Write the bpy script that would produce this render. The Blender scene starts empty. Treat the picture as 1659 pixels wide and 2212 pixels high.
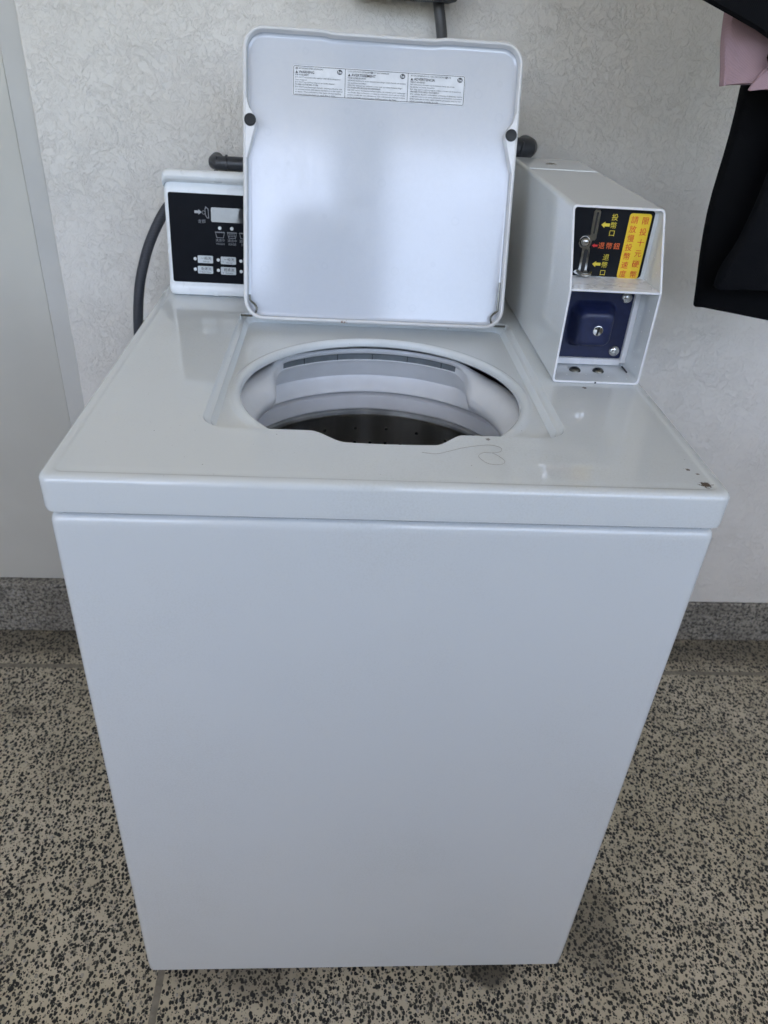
import bpy, bmesh, math, random
from mathutils import Vector, Matrix
random.seed(7)
S = bpy.context.scene
COL = S.collection
R = math.radians
PI = math.pi

# ------------------------------------------------------------------ camera
cam_d = bpy.data.cameras.new('camera')
cam = bpy.data.objects.new('camera', cam_d); COL.objects.link(cam); S.camera = cam
cam_d.sensor_fit = 'AUTO'; cam_d.sensor_width = 36.0
cam_d.lens = 36.0 * 1613.065 / 2212.0
cam_d.clip_start = 0.02; cam_d.clip_end = 2000
_r = Vector((0.99735870, -0.04297342, 0.05855683))
_u = Vector((-0.02584035, 0.54352084, 0.83899784))
_f = Vector((0.06788147, 0.83829493, -0.54097479))
M4 = Matrix((( _r.x, _u.x, -_f.x, -0.05827), (_r.y, _u.y, -_f.y, -0.60092), (_r.z, _u.z, -_f.z, 1.27630), (0, 0, 0, 1)))
cam.matrix_world = M4
cam_d.dof.use_dof = True; cam_d.dof.focus_distance = 0.86; cam_d.dof.aperture_fstop = 8.0

# ------------------------------------------------------------------ light
SUN_EL, SUN_AZ = 72, 205          # azimuth: direction the sun is in, degrees clockwise from +Y (high in front, kept off by the ceiling)
world = bpy.data.worlds.new('World'); S.world = world; world.use_nodes = True
wn = world.node_tree.nodes; wl = world.node_tree.links
sky = wn.new('ShaderNodeTexSky'); sky.sky_type = 'NISHITA'; sky.sun_disc = False
sky.sun_elevation = R(SUN_EL); sky.sun_rotation = R(SUN_AZ)
sky.air_density = 1.0; sky.dust_density = 4.5; sky.ozone_density = 1.0
bgn = wn['Background']; bgn.inputs['Strength'].default_value = 0.15
wl.new(sky.outputs['Color'], bgn.inputs['Color'])
sd = bpy.data.lights.new('sun', 'SUN'); sd.energy = 3.5; sd.angle = R(0.5); sd.color = (1.0, 0.95, 0.87)
sun = bpy.data.objects.new('sun', sd); COL.objects.link(sun)
sdir = Vector((math.sin(R(SUN_AZ)) * math.cos(R(SUN_EL)), math.cos(R(SUN_AZ)) * math.cos(R(SUN_EL)), math.sin(R(SUN_EL))))
sun.rotation_euler = sdir.to_track_quat('Z', 'Y').to_euler(); sun.location = (0, 0, 6)
S.view_settings.view_transform = 'Standard'
try: S.view_settings.look = 'None'
except Exception: pass
S.view_settings.exposure = 2.7; S.view_settings.gamma = 1.0; S.view_settings.use_curve_mapping = False

# ------------------------------------------------------------------ materials
class NT:
    def __init__(s, name):
        s.mat = bpy.data.materials.new(name); s.mat.use_nodes = True
        s.n = s.mat.node_tree.nodes; s.l = s.mat.node_tree.links
        s.p = s.n['Principled BSDF']
        s.co = s.n.new('ShaderNodeTexCoord').outputs['Object']
    def node(s, t, **kw):
        n = s.n.new(t)
        for k, v in kw.items(): setattr(n, k, v)
        return n
    def put(s, v, sock):
        if isinstance(v, bpy.types.NodeSocket): s.l.new(v, sock)
        else: sock.default_value = v
    def noise(s, scale, detail=4, rough=.5, dist=0., vec=None):
        n = s.node('ShaderNodeTexNoise'); n.inputs['Scale'].default_value = scale
        n.inputs['Detail'].default_value = detail; n.inputs['Roughness'].default_value = rough; n.inputs['Distortion'].default_value = dist
        s.l.new(vec if vec is not None else s.co, n.inputs['Vector']); return n
    def vor(s, scale, vec=None, feature='F1', rnd=1.):
        n = s.node('ShaderNodeTexVoronoi', feature=feature); n.inputs['Scale'].default_value = scale
        n.inputs['Randomness'].default_value = rnd
        s.l.new(vec if vec is not None else s.co, n.inputs['Vector']); return n
    def math(s, op, a, b=0., c=None, clamp=False):
        n = s.node('ShaderNodeMath', operation=op, use_clamp=clamp)
        s.put(a, n.inputs[0]); s.put(b, n.inputs[1])
        if c is not None: s.put(c, n.inputs[2])
        return n.outputs[0]
    def ramp(s, v, a, b, lo=0., hi=1., interp='SMOOTHSTEP'):
        n = s.node('ShaderNodeMapRange', interpolation_type=interp)
        s.put(v, n.inputs['Value']); n.inputs['From Min'].default_value = a; n.inputs['From Max'].default_value = b
        n.inputs['To Min'].default_value = lo; n.inputs['To Max'].default_value = hi
        return n.outputs['Result']
    def mix(s, f, a, b, blend='MIX'):
        n = s.node('ShaderNodeMix', data_type='RGBA', blend_type=blend)
        s.put(f, n.inputs[0])
        for v, i in ((a, 6), (b, 7)):
            if not isinstance(v, bpy.types.NodeSocket) and len(v) == 3: v = (*v, 1)
            s.put(v, n.inputs[i])
        return n.outputs[2]
    def xyz(s, vec=None):
        n = s.node('ShaderNodeSeparateXYZ'); s.l.new(vec if vec is not None else s.co, n.inputs[0]); return n.outputs
    def mapping(s, scale=(1, 1, 1), rot=(0, 0, 0), loc=(0, 0, 0), vec=None):
        n = s.node('ShaderNodeMapping'); n.inputs['Scale'].default_value = scale; n.inputs['Rotation'].default_value = rot
        n.inputs['Location'].default_value = loc; s.l.new(vec if vec is not None else s.co, n.inputs['Vector']); return n.outputs[0]
    def dist(s, pt, scale=(1, 1, 1), vec=None):
        n = s.node('ShaderNodeVectorMath', operation='SUBTRACT'); s.l.new(vec if vec is not None else s.co, n.inputs[0]); n.inputs[1].default_value = pt
        m = s.node('ShaderNodeVectorMath', operation='MULTIPLY'); s.l.new(n.outputs[0], m.inputs[0]); m.inputs[1].default_value = scale
        d = s.node('ShaderNodeVectorMath', operation='LENGTH'); s.l.new(m.outputs[0], d.inputs[0]); return d.outputs['Value']
    def bump(s, h, strength=.3, distance=.001, normal=None):
        n = s.node('ShaderNodeBump'); n.inputs['Strength'].default_value = strength; n.inputs['Distance'].default_value = distance
        s.l.new(h, n.inputs['Height'])
        if normal is not None: s.l.new(normal, n.inputs['Normal'])
        return n.outputs[0]
    def set(s, color=None, rough=None, metal=None, normal=None, ior=None, spec=None, coat=None, coat_rough=None, sheen=None):
        for k, v in (('Base Color', color), ('Roughness', rough), ('Metallic', metal), ('Normal', normal), ('IOR', ior), ('Specular IOR Level', spec), ('Coat Weight', coat), ('Coat Roughness', coat_rough), ('Sheen Weight', sheen)):
            if v is None: continue
            if k == 'Base Color' and not isinstance(v, bpy.types.NodeSocket) and len(v) == 3: v = (*v, 1)
            s.put(v, s.p.inputs[k])
        return s.mat

def plain(name, color, rough=.5, metal=0., var=.08, scale=60., **kw):
    t = NT(name); n = t.noise(scale, 3).outputs[0]
    c = t.mix(t.ramp(n, .3, .7), tuple(x * (1 - var) for x in color), tuple(min(1, x * (1 + var)) for x in color))
    r = t.ramp(t.noise(scale * .4, 3).outputs[0], .3, .7, max(0, rough - .05), rough + .05)
    return t.set(c, r, metal, **kw)

def enamel(name, color, rough, dirt=.25, chips=(), speck=.0, orange=.04, spots=0., ior=1.55, dent=0.):
    """baked white enamel: faint dirt, tiny dark specks, chipped places"""
    t = NT(name); chips = [((p[0], p[1] - .355, p[2]), *r) for p, *r in chips]      # object space starts at the machine's base
    big = t.noise(5., 5, .6).outputs[0]
    fine = t.noise(420., 3, .6).outputs[0]
    dirty = t.ramp(t.math('MULTIPLY', big, fine), .2, .5)
    c = t.mix(t.math('MULTIPLY', dirty, dirt), color, (color[0] * .74, color[1] * .73, color[2] * .68))
    rr = t.ramp(t.noise(3., 2, .5).outputs[0], .2, .8, rough * .9, rough * 1.15, 'LINEAR')
    if spots:
        dv = t.mapping(vec=t.co)
        ring = t.vor(38., rnd=1.)
        rd = ring.outputs['Distance']
        sel = t.math('GREATER_THAN', t.xyz(ring.outputs['Color'])[0], .72)
        edge = t.math('MULTIPLY', t.ramp(t.math('ABSOLUTE', t.math('SUBTRACT', rd, .2)), 0, .06, 1, 0), sel)
        mott = t.math('MULTIPLY', t.ramp(t.noise(150., 6, .75).outputs[0], .38, .62), t.ramp(t.noise(16., 3).outputs[0], .3, .6, .35, 1.))
        c = t.mix(t.math('MULTIPLY', edge, .10 * spots), c, (color[0] * .6, color[1] * .65, color[2] * .68))
        c = t.mix(t.math('MULTIPLY', mott, .13 * spots), c, (color[0] * .84, color[1] * .85, color[2] * .86))
        rr = t.math('ADD', rr, t.math('MULTIPLY', mott, .10 * spots))
    if speck:
        v = t.vor(75.)
        s1 = t.math('MULTIPLY', t.math('LESS_THAN', v.outputs['Distance'], .045), t.math('GREATER_THAN', t.xyz(v.outputs['Color'])[1], 1 - speck))
        v2 = t.vor(260.)
        s2 = t.math('MULTIPLY', t.math('LESS_THAN', v2.outputs['Distance'], .11), t.math('GREATER_THAN', t.xyz(v2.outputs['Color'])[1], 1 - speck * .35))
        s = t.math('MAXIMUM', s1, t.math('MULTIPLY', s2, .6))
        c = t.mix(t.math('MULTIPLY', s, .75), c, (.09, .085, .075))
    for (pt, rad, col, sc) in chips:
        d = t.dist(pt, sc); nz = t.noise(260., 4, .7).outputs[0]
        m = t.ramp(t.math('ADD', t.math('DIVIDE', d, rad), t.math('MULTIPLY', t.math('SUBTRACT', nz, .5), 3.2)), .8, 1.0, 1, 0)
        c = t.mix(m, c, col); rr = t.mix(m, rr, (.8, .8, .8))
    o = t.noise(900., 2).outputs[0]
    nb = t.bump(o, orange, .0004)
    if dent: nb = t.bump(t.noise(4.5, 3, .45).outputs[0], dent, .004, nb)
    return t.set(c, rr, 0, nb, ior=ior)

def mat_wall():
    t = NT('skip_trowel_plaster')
    warp = t.noise(14., 3, .5)
    wv = t.node('ShaderNodeVectorMath', operation='MULTIPLY_ADD')
    t.l.new(warp.outputs['Color'], wv.inputs[0]); wv.inputs[1].default_value = (.03, .03, .03); t.l.new(t.co, wv.inputs[2])
    a = t.noise(88., 6, .66, .7, wv.outputs[0]).outputs[0]
    b = t.noise(26., 4, .55, .7, wv.outputs[0]).outputs[0]
    pl = t.ramp(a, .46, .54)
    pl2 = t.ramp(b, .44, .5)
    h = t.math('ADD', t.math('MULTIPLY', pl, .55), t.math('MULTIPLY', t.math('MULTIPLY', pl2, t.ramp(a, .38, .46)), .6))
    h = t.math('ADD', h, t.math('MULTIPLY', t.noise(300., 3).outputs[0], .2))
    h = t.math('MULTIPLY', h, t.ramp(t.noise(11., 3, .6).outputs[0], .33, .62, .5, 1.))
    n = t.bump(t.noise(260., 4, .7).outputs[0], .7, .0012, t.bump(h, .72, .0016))
    c = t.mix(t.ramp(t.noise(3., 4).outputs[0], .3, .7), (.78, .755, .695), (.84, .815, .76))
    v = t.vor(9.)
    s = t.math('MULTIPLY', t.ramp(v.outputs['Distance'], .02, .035, 1, 0), t.math('GREATER_THAN', t.xyz(v.outputs['Color'])[0], .55))
    c = t.mix(t.math('MULTIPLY', s, .8), c, (.10, .09, .08))
    for pt, rad, k in (((.437, .81, 1.178), .011, .75), ((.447, .81, 1.193), .009, .5), ((.247, .81, 1.142), .020, .9), ((.225, .81, 1.148), .016, .8)):
        d = t.dist(pt, (1, 0, 1)); nz = t.noise(150., 4, .7).outputs[0]
        m = t.ramp(t.math('ADD', t.math('DIVIDE', d, rad), t.math('MULTIPLY', t.math('SUBTRACT', nz, .5), 3.)), .6, 1.15, k, 0)
        c = t.mix(m, c, (.20, .165, .115))
    return t.set(c, .75, 0, n, spec=.3)

def pebbles(name, mortar_a, mortar_b, scale=1., dark=(.012, .013, .013), joints=True, contrast=1., grey=False):
    t = NT(name)
    warp = t.noise(70., 2)
    wv = t.node('ShaderNodeVectorMath', operation='MULTIPLY_ADD')
    t.l.new(warp.outputs['Color'], wv.inputs[0]); wv.inputs[1].default_value = (.0028, .0028, .0028); t.l.new(t.co, wv.inputs[2])
    vec = wv.outputs[0]
    big = t.noise(2.6, 4, .6).outputs[0]
    mid = t.noise(11., 4, .6).outputs[0]
    mort = t.mix(t.ramp(big, .35, .65), mortar_a, mortar_b)
    mort = t.mix(t.ramp(mid, .35, .7, 0, .45), mort, tuple(x * .62 for x in mortar_a))
    mort = t.mix(t.ramp(t.noise(600., 2).outputs[0], .35, .7, 0, .35), mort, tuple(x * .7 for x in mortar_b))
    col = mort; hgt = None
    for sc, rot, loc, lo, hi, thr in (((176 * scale, 128 * scale, 90), .5, (0, 0, 0), .39, .54, .03), ((126 * scale, 188 * scale, 90), -.35, (3.3, 1.7, .4), .22, .42, .58), ((330 * scale, 280 * scale, 90), .9, (7.7, .3, .9), .26, .46, .4)):
        mp = t.mapping(sc, (0, 0, rot), loc, vec)
        v = t.vor(1., mp, rnd=.92)
        rgb = t.xyz(v.outputs['Color'])
        rad = t.math('MULTIPLY_ADD', rgb[0], hi - lo, lo)
        inside = t.ramp(t.math('SUBTRACT', v.outputs['Distance'], rad), -.05, .03, 1, 0)
        keep = t.math('GREATER_THAN', rgb[1], thr)
        m = t.math('MULTIPLY', inside, keep)
        # stone colour: mostly near-black slate, some grey-green, brown, a few pale
        b2 = rgb[2]
        stone = t.mix(t.ramp(b2, .62, .70), dark, (.040, .045, .042))
        stone = t.mix(t.ramp(b2, .76, .82), stone, (.12, .118, .10))
        stone = t.mix(t.ramp(b2, .88, .91), stone, (.20, .185, .15))
        stone = t.mix(t.ramp(b2, .95, .97), stone, (.34, .32, .28))
        stone = t.mix(t.ramp(mid, .5, .8, 0, .2), stone, tuple(x * .7 for x in mortar_a))
        col = t.mix(t.math('MULTIPLY', m, contrast), col, stone)
        hgt = m if hgt is None else t.math('MAXIMUM', hgt, m)
    rough = t.math('MULTIPLY_ADD', hgt, -.25, .75)
    if joints:
        x, y, z = t.xyz()
        # damp dirt stains
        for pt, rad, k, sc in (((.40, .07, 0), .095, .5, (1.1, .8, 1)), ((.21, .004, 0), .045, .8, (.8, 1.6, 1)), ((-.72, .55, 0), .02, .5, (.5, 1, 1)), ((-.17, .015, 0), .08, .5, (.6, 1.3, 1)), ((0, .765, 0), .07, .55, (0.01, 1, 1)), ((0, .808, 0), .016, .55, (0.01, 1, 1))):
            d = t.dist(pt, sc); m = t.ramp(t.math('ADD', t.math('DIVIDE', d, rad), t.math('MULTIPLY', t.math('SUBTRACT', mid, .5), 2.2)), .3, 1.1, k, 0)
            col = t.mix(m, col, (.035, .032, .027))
        j1 = t.ramp(t.math('ABSOLUTE', t.math('SUBTRACT', x, t.math('MULTIPLY_ADD', mid, .002, -.3125))), .0048, .0062, 1, 0)
        j2 = t.ramp(t.math('ABSOLUTE', t.math('SUBTRACT', y, t.math('MULTIPLY_ADD', mid, .003, .684))), .0052, .0068, 1, 0)
        yl = t.math('LESS_THAN', y, .684)
        j = t.math('MAXIMUM', t.math('MULTIPLY', j1, yl), j2)
        jc = t.mix(t.ramp(t.noise(80., 4).outputs[0], .3, .7), (.17, .155, .125), (.25, .23, .185))
        col = t.mix(j, col, jc); hgt = t.math('MULTIPLY', hgt, t.math('SUBTRACT', 1., j))
    n = t.bump(hgt, .5, .0012)
    return t.set(col, rough, 0, n, spec=.35)

def granite(name):
    t = NT(name)
    a = t.noise(120., 4, .7).outputs[0]; b = t.noise(210., 3, .7).outputs[0]; big = t.noise(9., 3).outputs[0]
    c = t.mix(t.ramp(a, .40, .58), (.045, .043, .036), (.36, .335, .28))
    c = t.mix(t.ramp(b, .55, .64), c, (.40, .39, .37))
    c = t.mix(t.ramp(b, .40, .34), c, (.02, .02, .02))
    c = t.mix(t.ramp(big, .4, .7, 0, .45), c, (.10, .09, .075))
    return t.set(c, .55, 0)

M = {}
chip_c = (.085, .06, .04)
M['body'] = enamel('white_enamel', (.70, .735, .745), .13, dent=.35, dirt=.25, speck=.07)
M['top'] = enamel('worktop_enamel', (.715, .75, .755), .06, dirt=.3, speck=.16, orange=.012,
    chips=(((.3106, .0229, .917), .0062, chip_c, (1, 1, 1)), ((.304, .052, .917), .0026, (.13, .11, .09), (1, 1, 1)), ((.311, .044, .917), .0020, (.13, .11, .09), (1, 1, 1)), ((.2507, .2559, .917), .0035, (.12, .09, .07), (1, 1, 1)), ((.105, .106, .917), .003, (.25, .24, .22), (1, 1, 1))))
M['lid'] = enamel('lid_enamel', (.61, .645, .70), .09, dirt=.1, speck=.0, spots=1., ior=1.82)
M['lidrim'] = enamel('lid_rim_enamel', (.82, .82, .82), .25, dirt=.15, chips=(((-.0505, .453, .916), .0055, (.23, .10, .025), (1, .35, 1)),))
M['tub'] = plain('white_plastic', (.76, .77, .78), .35, var=.03, scale=30)
M['ring'] = plain('grey_white_plastic', (.60, .61, .63), .4, var=.04, scale=20)
M['slot'] = plain('slot_grey', (.16, .18, .19), .5)
M['dark'] = plain('black_gap', (.012, .012, .013), .6)
M['meter'] = enamel('meter_case_paint', (.74, .77, .775), .06, orange=.015, dirt=.3, speck=.08)
M['rimw'] = plain('white_edge_paint', (.80, .805, .82), .3, var=.03)
M['panel_white'] = plain('white_console', (.81, .84, .85), .3, var=.02)
M['glass_black'] = plain('black_overlay', (.004, .005, .008), .5, var=.1, spec=.12)
M['screen'] = plain('display_glass', (.05, .05, .05), .02, spec=.7, ior=1.7)
M['led'] = plain('indicator_lens', (.78, .80, .80), .3)
M['button'] = plain('button_white', (.58, .62, .63), .35, var=.03)
M['ink'] = plain('black_ink', (.02, .02, .024), .5)
M['ink_grey'] = plain('grey_ink', (.022, .024, .03), .5)
M['ink_white'] = plain('white_ink', (.42, .43, .45), .5)
M['ink_dim'] = plain('dim_white_ink', (.24, .25, .27), .5)
M['sticker'] = plain('white_sticker', (.80, .82, .84), .35, var=.05, scale=90)
M['yellow'] = plain('yellow_sticker', (.80, .55, .03), .4, var=.03)
M['yellow_ink'] = plain('yellow_ink', (.72, .58, .06), .4)
M['red_ink'] = plain('red_ink', (.62, .035, .02), .4)
M['orange_ink'] = plain('orange_ink', (.75, .15, .04), .4)
M['red_arrow'] = plain('red_arrow', (.60, .03, .03), .4)
M['plate_black'] = plain('black_plate', (.006, .007, .010), .4, spec=.2)
M['chrome'] = plain('chrome', (.62, .62, .60), .16, 1., var=.05)
M['steel'] = plain('dull_steel', (.42, .40, .37), .28, 1., var=.1)
M['bolt_dark'] = plain('dark_bolt', (.16, .16, .14), .32, 1.)
M['blue'] = plain('navy_paint', (.010, .016, .060), .4, var=.12, scale=140)
M['rubber'] = plain('black_rubber', (.014, .015, .017), .55)
M['pvc'] = plain('grey_pvc', (.040, .043, .050), .38, var=.12, scale=40)
M['pvc2'] = plain('grey_conduit', (.075, .076, .078), .45, var=.1)
M['box'] = plain('grey_box_plastic', (.085, .095, .10), .5, var=.08)
M['jamb'] = plain('smooth_grey_paint', (.56, .555, .52), .6, var=.04, scale=8)
M['panelg'] = plain('beige_grey_panel', (.56, .55, .495), .55, var=.05, scale=4)
M['wall'] = mat_wall()
M['floor'] = pebbles('exposed_pebble_floor', (.47, .415, .30), (.58, .52, .40))
M['skirt'] = granite('granite_skirting')
M['hair'] = plain('dark_hair', (.26, .24, .22), .5)
M['ceil'] = plain('painted_ceiling', (.36, .36, .35), .8, var=.03, scale=3)
def stainless():
    t = NT('basket_steel')
    n = t.noise(1., 3, .5, 0, t.mapping((30, 30, 4))).outputs[0]
    return t.set(t.mix(t.ramp(n, .3, .7), (.42, .42, .415), (.60, .60, .59)), t.ramp(n, .3, .7, .30, .42), 1.)
M['basket'] = stainless()
def braid():
    t = NT('braided_hose'); x, y, z = t.xyz()
    w = t.node('ShaderNodeTexWave', wave_type='BANDS', bands_direction='Z'); w.inputs['Scale'].default_value = 130; w.inputs['Distortion'].default_value = 1.
    t.l.new(t.co, w.inputs['Vector'])
    return t.set(t.mix(w.outputs[0], (.016, .018, .024), (.06, .065, .08)), .45, 0, t.bump(w.outputs[0], .4, .0006))
M['hose'] = braid()
def cloth(name, col, scale=700., var=.3):
    t = NT(name)
    w = t.node('ShaderNodeTexWave', wave_type='BANDS', bands_direction='DIAGONAL'); w.inputs['Scale'].default_value = scale * .3; w.inputs['Distortion'].default_value = .5
    t.l.new(t.co, w.inputs['Vector'])
    n = t.noise(40., 4).outputs[0]
    c = t.mix(t.math('MULTIPLY', w.outputs[0], .5), col, tuple(x * (1 - var) for x in col))
    c = t.mix(t.ramp(n, .3, .7, 0, .3), c, tuple(x * .8 for x in col))
    return t.set(c, .9, 0, t.bump(w.outputs[0], .3, .0006), spec=.15)
M['black_cloth'] = cloth('black_cotton', (.0035, .0037, .0045))
M['black_cloth2'] = cloth('black_knit', (.0045, .005, .0065))
M['pink'] = cloth('pink_jersey', (.42, .285, .305), 900., .12)

# ------------------------------------------------------------------ mesh helpers
class MB:
    def __init__(s): s.bm = bmesh.new(); s.mats = []
    def mi(s, m):
        m = M[m] if isinstance(m, str) else m
        if m not in s.mats: s.mats.append(m)
        return s.mats.index(m)
    def faces(s, verts, faces, m):
        i = s.mi(m); vs = [s.bm.verts.new(v) for v in verts]
        for f in faces:
            try: s.bm.faces.new([vs[k] for k in f]).material_index = i
            except ValueError: pass
    def absorb(s, bm2, m, mat4=None):
        i = s.mi(m)
        if mat4 is not None: bmesh.ops.transform(bm2, matrix=mat4, verts=bm2.verts)
        for f in bm2.faces: f.material_index = i
        me = bpy.data.meshes.new('tmp'); bm2.to_mesh(me); bm2.free(); s.bm.from_mesh(me); bpy.data.meshes.remove(me)
    def box(s, a, b, m, bev=0., seg=2, mat4=None):
        t = bmesh.new(); bmesh.ops.create_cube(t, size=1)
        for v in t.verts: v.co = Vector([(a[k] + b[k]) / 2 + v.co[k] * (b[k] - a[k]) for k in range(3)])
        if bev: bmesh.ops.bevel(t, geom=t.edges[:], offset=bev, segments=seg, affect='EDGES', profile=.5)
        s.absorb(t, m, mat4)
    def loft(s, loops, m, closed=True, cap0=False, cap1=False):
        i = s.mi(m); L = [[s.bm.verts.new(p) for p in lp] for lp in loops]; n = len(L[0])
        for a, b in zip(L, L[1:]):
            for k in range(n if closed else n - 1):
                k2 = (k + 1) % n
                try: s.bm.faces.new((a[k], a[k2], b[k2], b[k])).material_index = i
                except ValueError: pass
        if cap0: s.bm.faces.new(L[0][::-1]).material_index = i
        if cap1: s.bm.faces.new(L[-1]).material_index = i
        return L
    def fill(s, loops, m):
        """flat region bounded by an outer loop and holes"""
        i = s.mi(m); t = bmesh.new(); es = []
        for lp in loops:
            vs = [t.verts.new(p) for p in lp]
            es += [t.edges.new((vs[k], vs[(k + 1) % len(vs)])) for k in range(len(vs))]
        bmesh.ops.triangle_fill(t, use_beauty=True, use_dissolve=False, edges=es)
        s.absorb(t, m)
    def tube(s, pts, r, m, n=10, caps=True, sub=0):
        pts = [Vector(p) for p in pts]
        if sub:
            q = []
            P = [pts[0] * 2 - pts[1]] + pts + [pts[-1] * 2 - pts[-2]]
            for k in range(1, len(P) - 2):
                for j in range(sub):
                    u = j / sub; a, b, c, d = P[k - 1:k + 3]
                    q.append(.5 * ((2 * b) + (c - a) * u + (2 * a - 5 * b + 4 * c - d) * u * u + (3 * b - a - 3 * c + d) * u ** 3))
            q.append(pts[-1]); pts = q
        rs = r if isinstance(r, (list, tuple)) else [r] * len(pts)
        if len(rs) != len(pts): rs = [rs[min(len(rs) - 1, int(k / max(1, len(pts) - 1) * (len(rs) - 1) + .5))] for k in range(len(pts))]
        T = [(pts[min(k + 1, len(pts) - 1)] - pts[max(k - 1, 0)]).normalized() for k in range(len(pts))]
        up = Vector((0, 0, 1)) if abs(T[0].z) < .9 else Vector((1, 0, 0))
        N = T[0].cross(up).normalized(); loops = []
        for k, p in enumerate(pts):
            N = (N - T[k] * N.dot(T[k])).normalized(); B = T[k].cross(N)
            loops.append([p + (N * math.cos(2 * PI * j / n) + B * math.sin(2 * PI * j / n)) * rs[k] for j in range(n)])
        s.loft(loops, m, True, caps, caps)
    def lathe(s, prof, c, m, n=96, axis=None, closed_prof=False, cap1=False):
        """prof (r,h) around axis through c"""
        ax = Vector(axis or (0, 0, 1)).normalized(); e1 = ax.orthogonal().normalized(); e2 = ax.cross(e1); c = Vector(c)
        loops = [[c + ax * h + (e1 * math.cos(2 * PI * k / n) + e2 * math.sin(2 * PI * k / n)) * r for k in range(n)] for r, h in prof]
        s.loft(loops, m, True, False, cap1)
    def disc(s, c, r, ax, m, n=20, off=0.):
        ax = Vector(ax).normalized(); e1 = ax.orthogonal().normalized(); e2 = ax.cross(e1); c = Vector(c) + ax * off
        s.faces([c + (e1 * math.cos(2 * PI * k / n) + e2 * math.sin(2 * PI * k / n)) * r for k in range(n)], [tuple(range(n))], m)
    def poly(s, pts2, fr, m, off=0., thick=0.):
        """polygon in a plane frame fr = (origin, ux, uy, n); thick extrudes back along -n"""
        o, ux, uy, n = fr
        P = [o + ux * x + uy * y + n * off for x, y in pts2]
        if not thick: s.faces(P, [tuple(range(len(P)))], m); return
        Q = [p - n * thick for p in P]; k = len(P)
        s.faces(P + Q, [tuple(range(k))] + [tuple(range(2 * k - 1, k - 1, -1))] + [(j, j + k, (j + 1) % k + k, (j + 1) % k) for j in range(k)], m)
    def text(s, body, fr, x, y, h, m, off=.0004, align='CENTER', bold=0., sx=1., width=None, res=2):
        me, w, hh = text_mesh(body, align, res, bold)
        o, ux, uy, n = fr; sc = h
        if width is not None and w > 0: sx = width / (w * sc)
        i = s.mi(m); vs = [s.bm.verts.new(o + ux * (x + v.co.x * sc * sx) + uy * (y + v.co.y * sc) + n * off) for v in me.vertices]
        for p in me.polygons:
            try: s.bm.faces.new([vs[k] for k in p.vertices]).material_index = i
            except ValueError: pass
    def build(s, name, parent=None, smooth=35., origin=(0, 0, 0), recalc=True):
        base = Vector(origin) if parent is None else root_loc(parent)
        bmesh.ops.remove_doubles(s.bm, verts=s.bm.verts, dist=1e-6)
        if recalc: bmesh.ops.recalc_face_normals(s.bm, faces=s.bm.faces)
        for v in s.bm.verts: v.co -= base
        me = bpy.data.meshes.new(name); s.bm.to_mesh(me); s.bm.free()
        for m in s.mats: me.materials.append(m)
        if smooth:
            me.shade_smooth(); me.set_sharp_from_angle(angle=R(smooth))
        o = bpy.data.objects.new(name, me); COL.objects.link(o)
        if parent is None: o.location = base
        else: o.parent = parent
        if smooth:
            w = o.modifiers.new('flat faces', 'WEIGHTED_NORMAL'); w.keep_sharp = True; w.weight = 80
        return o
def root_loc(o):
    v = Vector((0, 0, 0))
    while o is not None: v += Vector(o.location); o = o.parent
    return v
_tc = {}
def text_mesh(body, align, res, bold):
    k = (body, align, res, bold)
    if k not in _tc:
        cu = bpy.data.curves.new('t', 'FONT'); cu.body = body; cu.size = 1.; cu.align_x = align; cu.align_y = 'CENTER'
        cu.resolution_u = res; cu.fill_mode = 'FRONT'; cu.offset = bold
        ob = bpy.data.objects.new('t', cu); COL.objects.link(ob)
        dg = bpy.context.evaluated_depsgraph_get()
        me = bpy.data.meshes.new_from_object(ob.evaluated_get(dg))
        bpy.data.objects.remove(ob); bpy.data.curves.remove(cu)
        xs = [v.co.x for v in me.vertices] or [0, 0]; ys = [v.co.y for v in me.vertices] or [0, 0]
        _tc[k] = (me, max(xs) - min(xs), max(ys) - min(ys))
    return _tc[k]
def tag(o, label=None, cat=None, group=None, kind=None):
    for k, v in (('label', label), ('category', cat), ('group', group), ('kind', kind)):
        if v: o[k] = v
    return o
def thing(name, label, cat, loc):
    o = bpy.data.objects.new(name, None); COL.objects.link(o); o.location = loc; o.empty_display_size = .1
    return tag(o, label, cat)
def rrect(cx, cy, hx, hy, r, seg=6, sub=1):
    """rounded rectangle, ccw from the lower right corner"""
    pts = []
    for (sx, sy, a0) in ((1, -1, -90), (1, 1, 0), (-1, 1, 90), (-1, -1, 180)):
        for k in range(seg + 1):
            a = R(a0 + 90 * k / seg)
            pts.append((cx + sx * (hx - r) + math.cos(a) * r, cy + sy * (hy - r) + math.sin(a) * r))
    if sub > 1:
        q = []
        for k, p in enumerate(pts):
            n = pts[(k + 1) % len(pts)]; q.append(p)
            if math.dist(p, n) > .05:
                q += [(p[0] + (n[0] - p[0]) * j / sub, p[1] + (n[1] - p[1]) * j / sub) for j in range(1, sub)]
        pts = q
    return pts
V = Vector

# ================================================================== setting
PORCH_Y, CZ = -1.7, 2.85
b = MB(); b.faces([(-300, -300, 0), (300, -300, 0), (300, 300, 0), (-300, 300, 0)], [(0, 1, 2, 3)], 'floor')
tag(b.build('floor', smooth=0), kind='structure')

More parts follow.
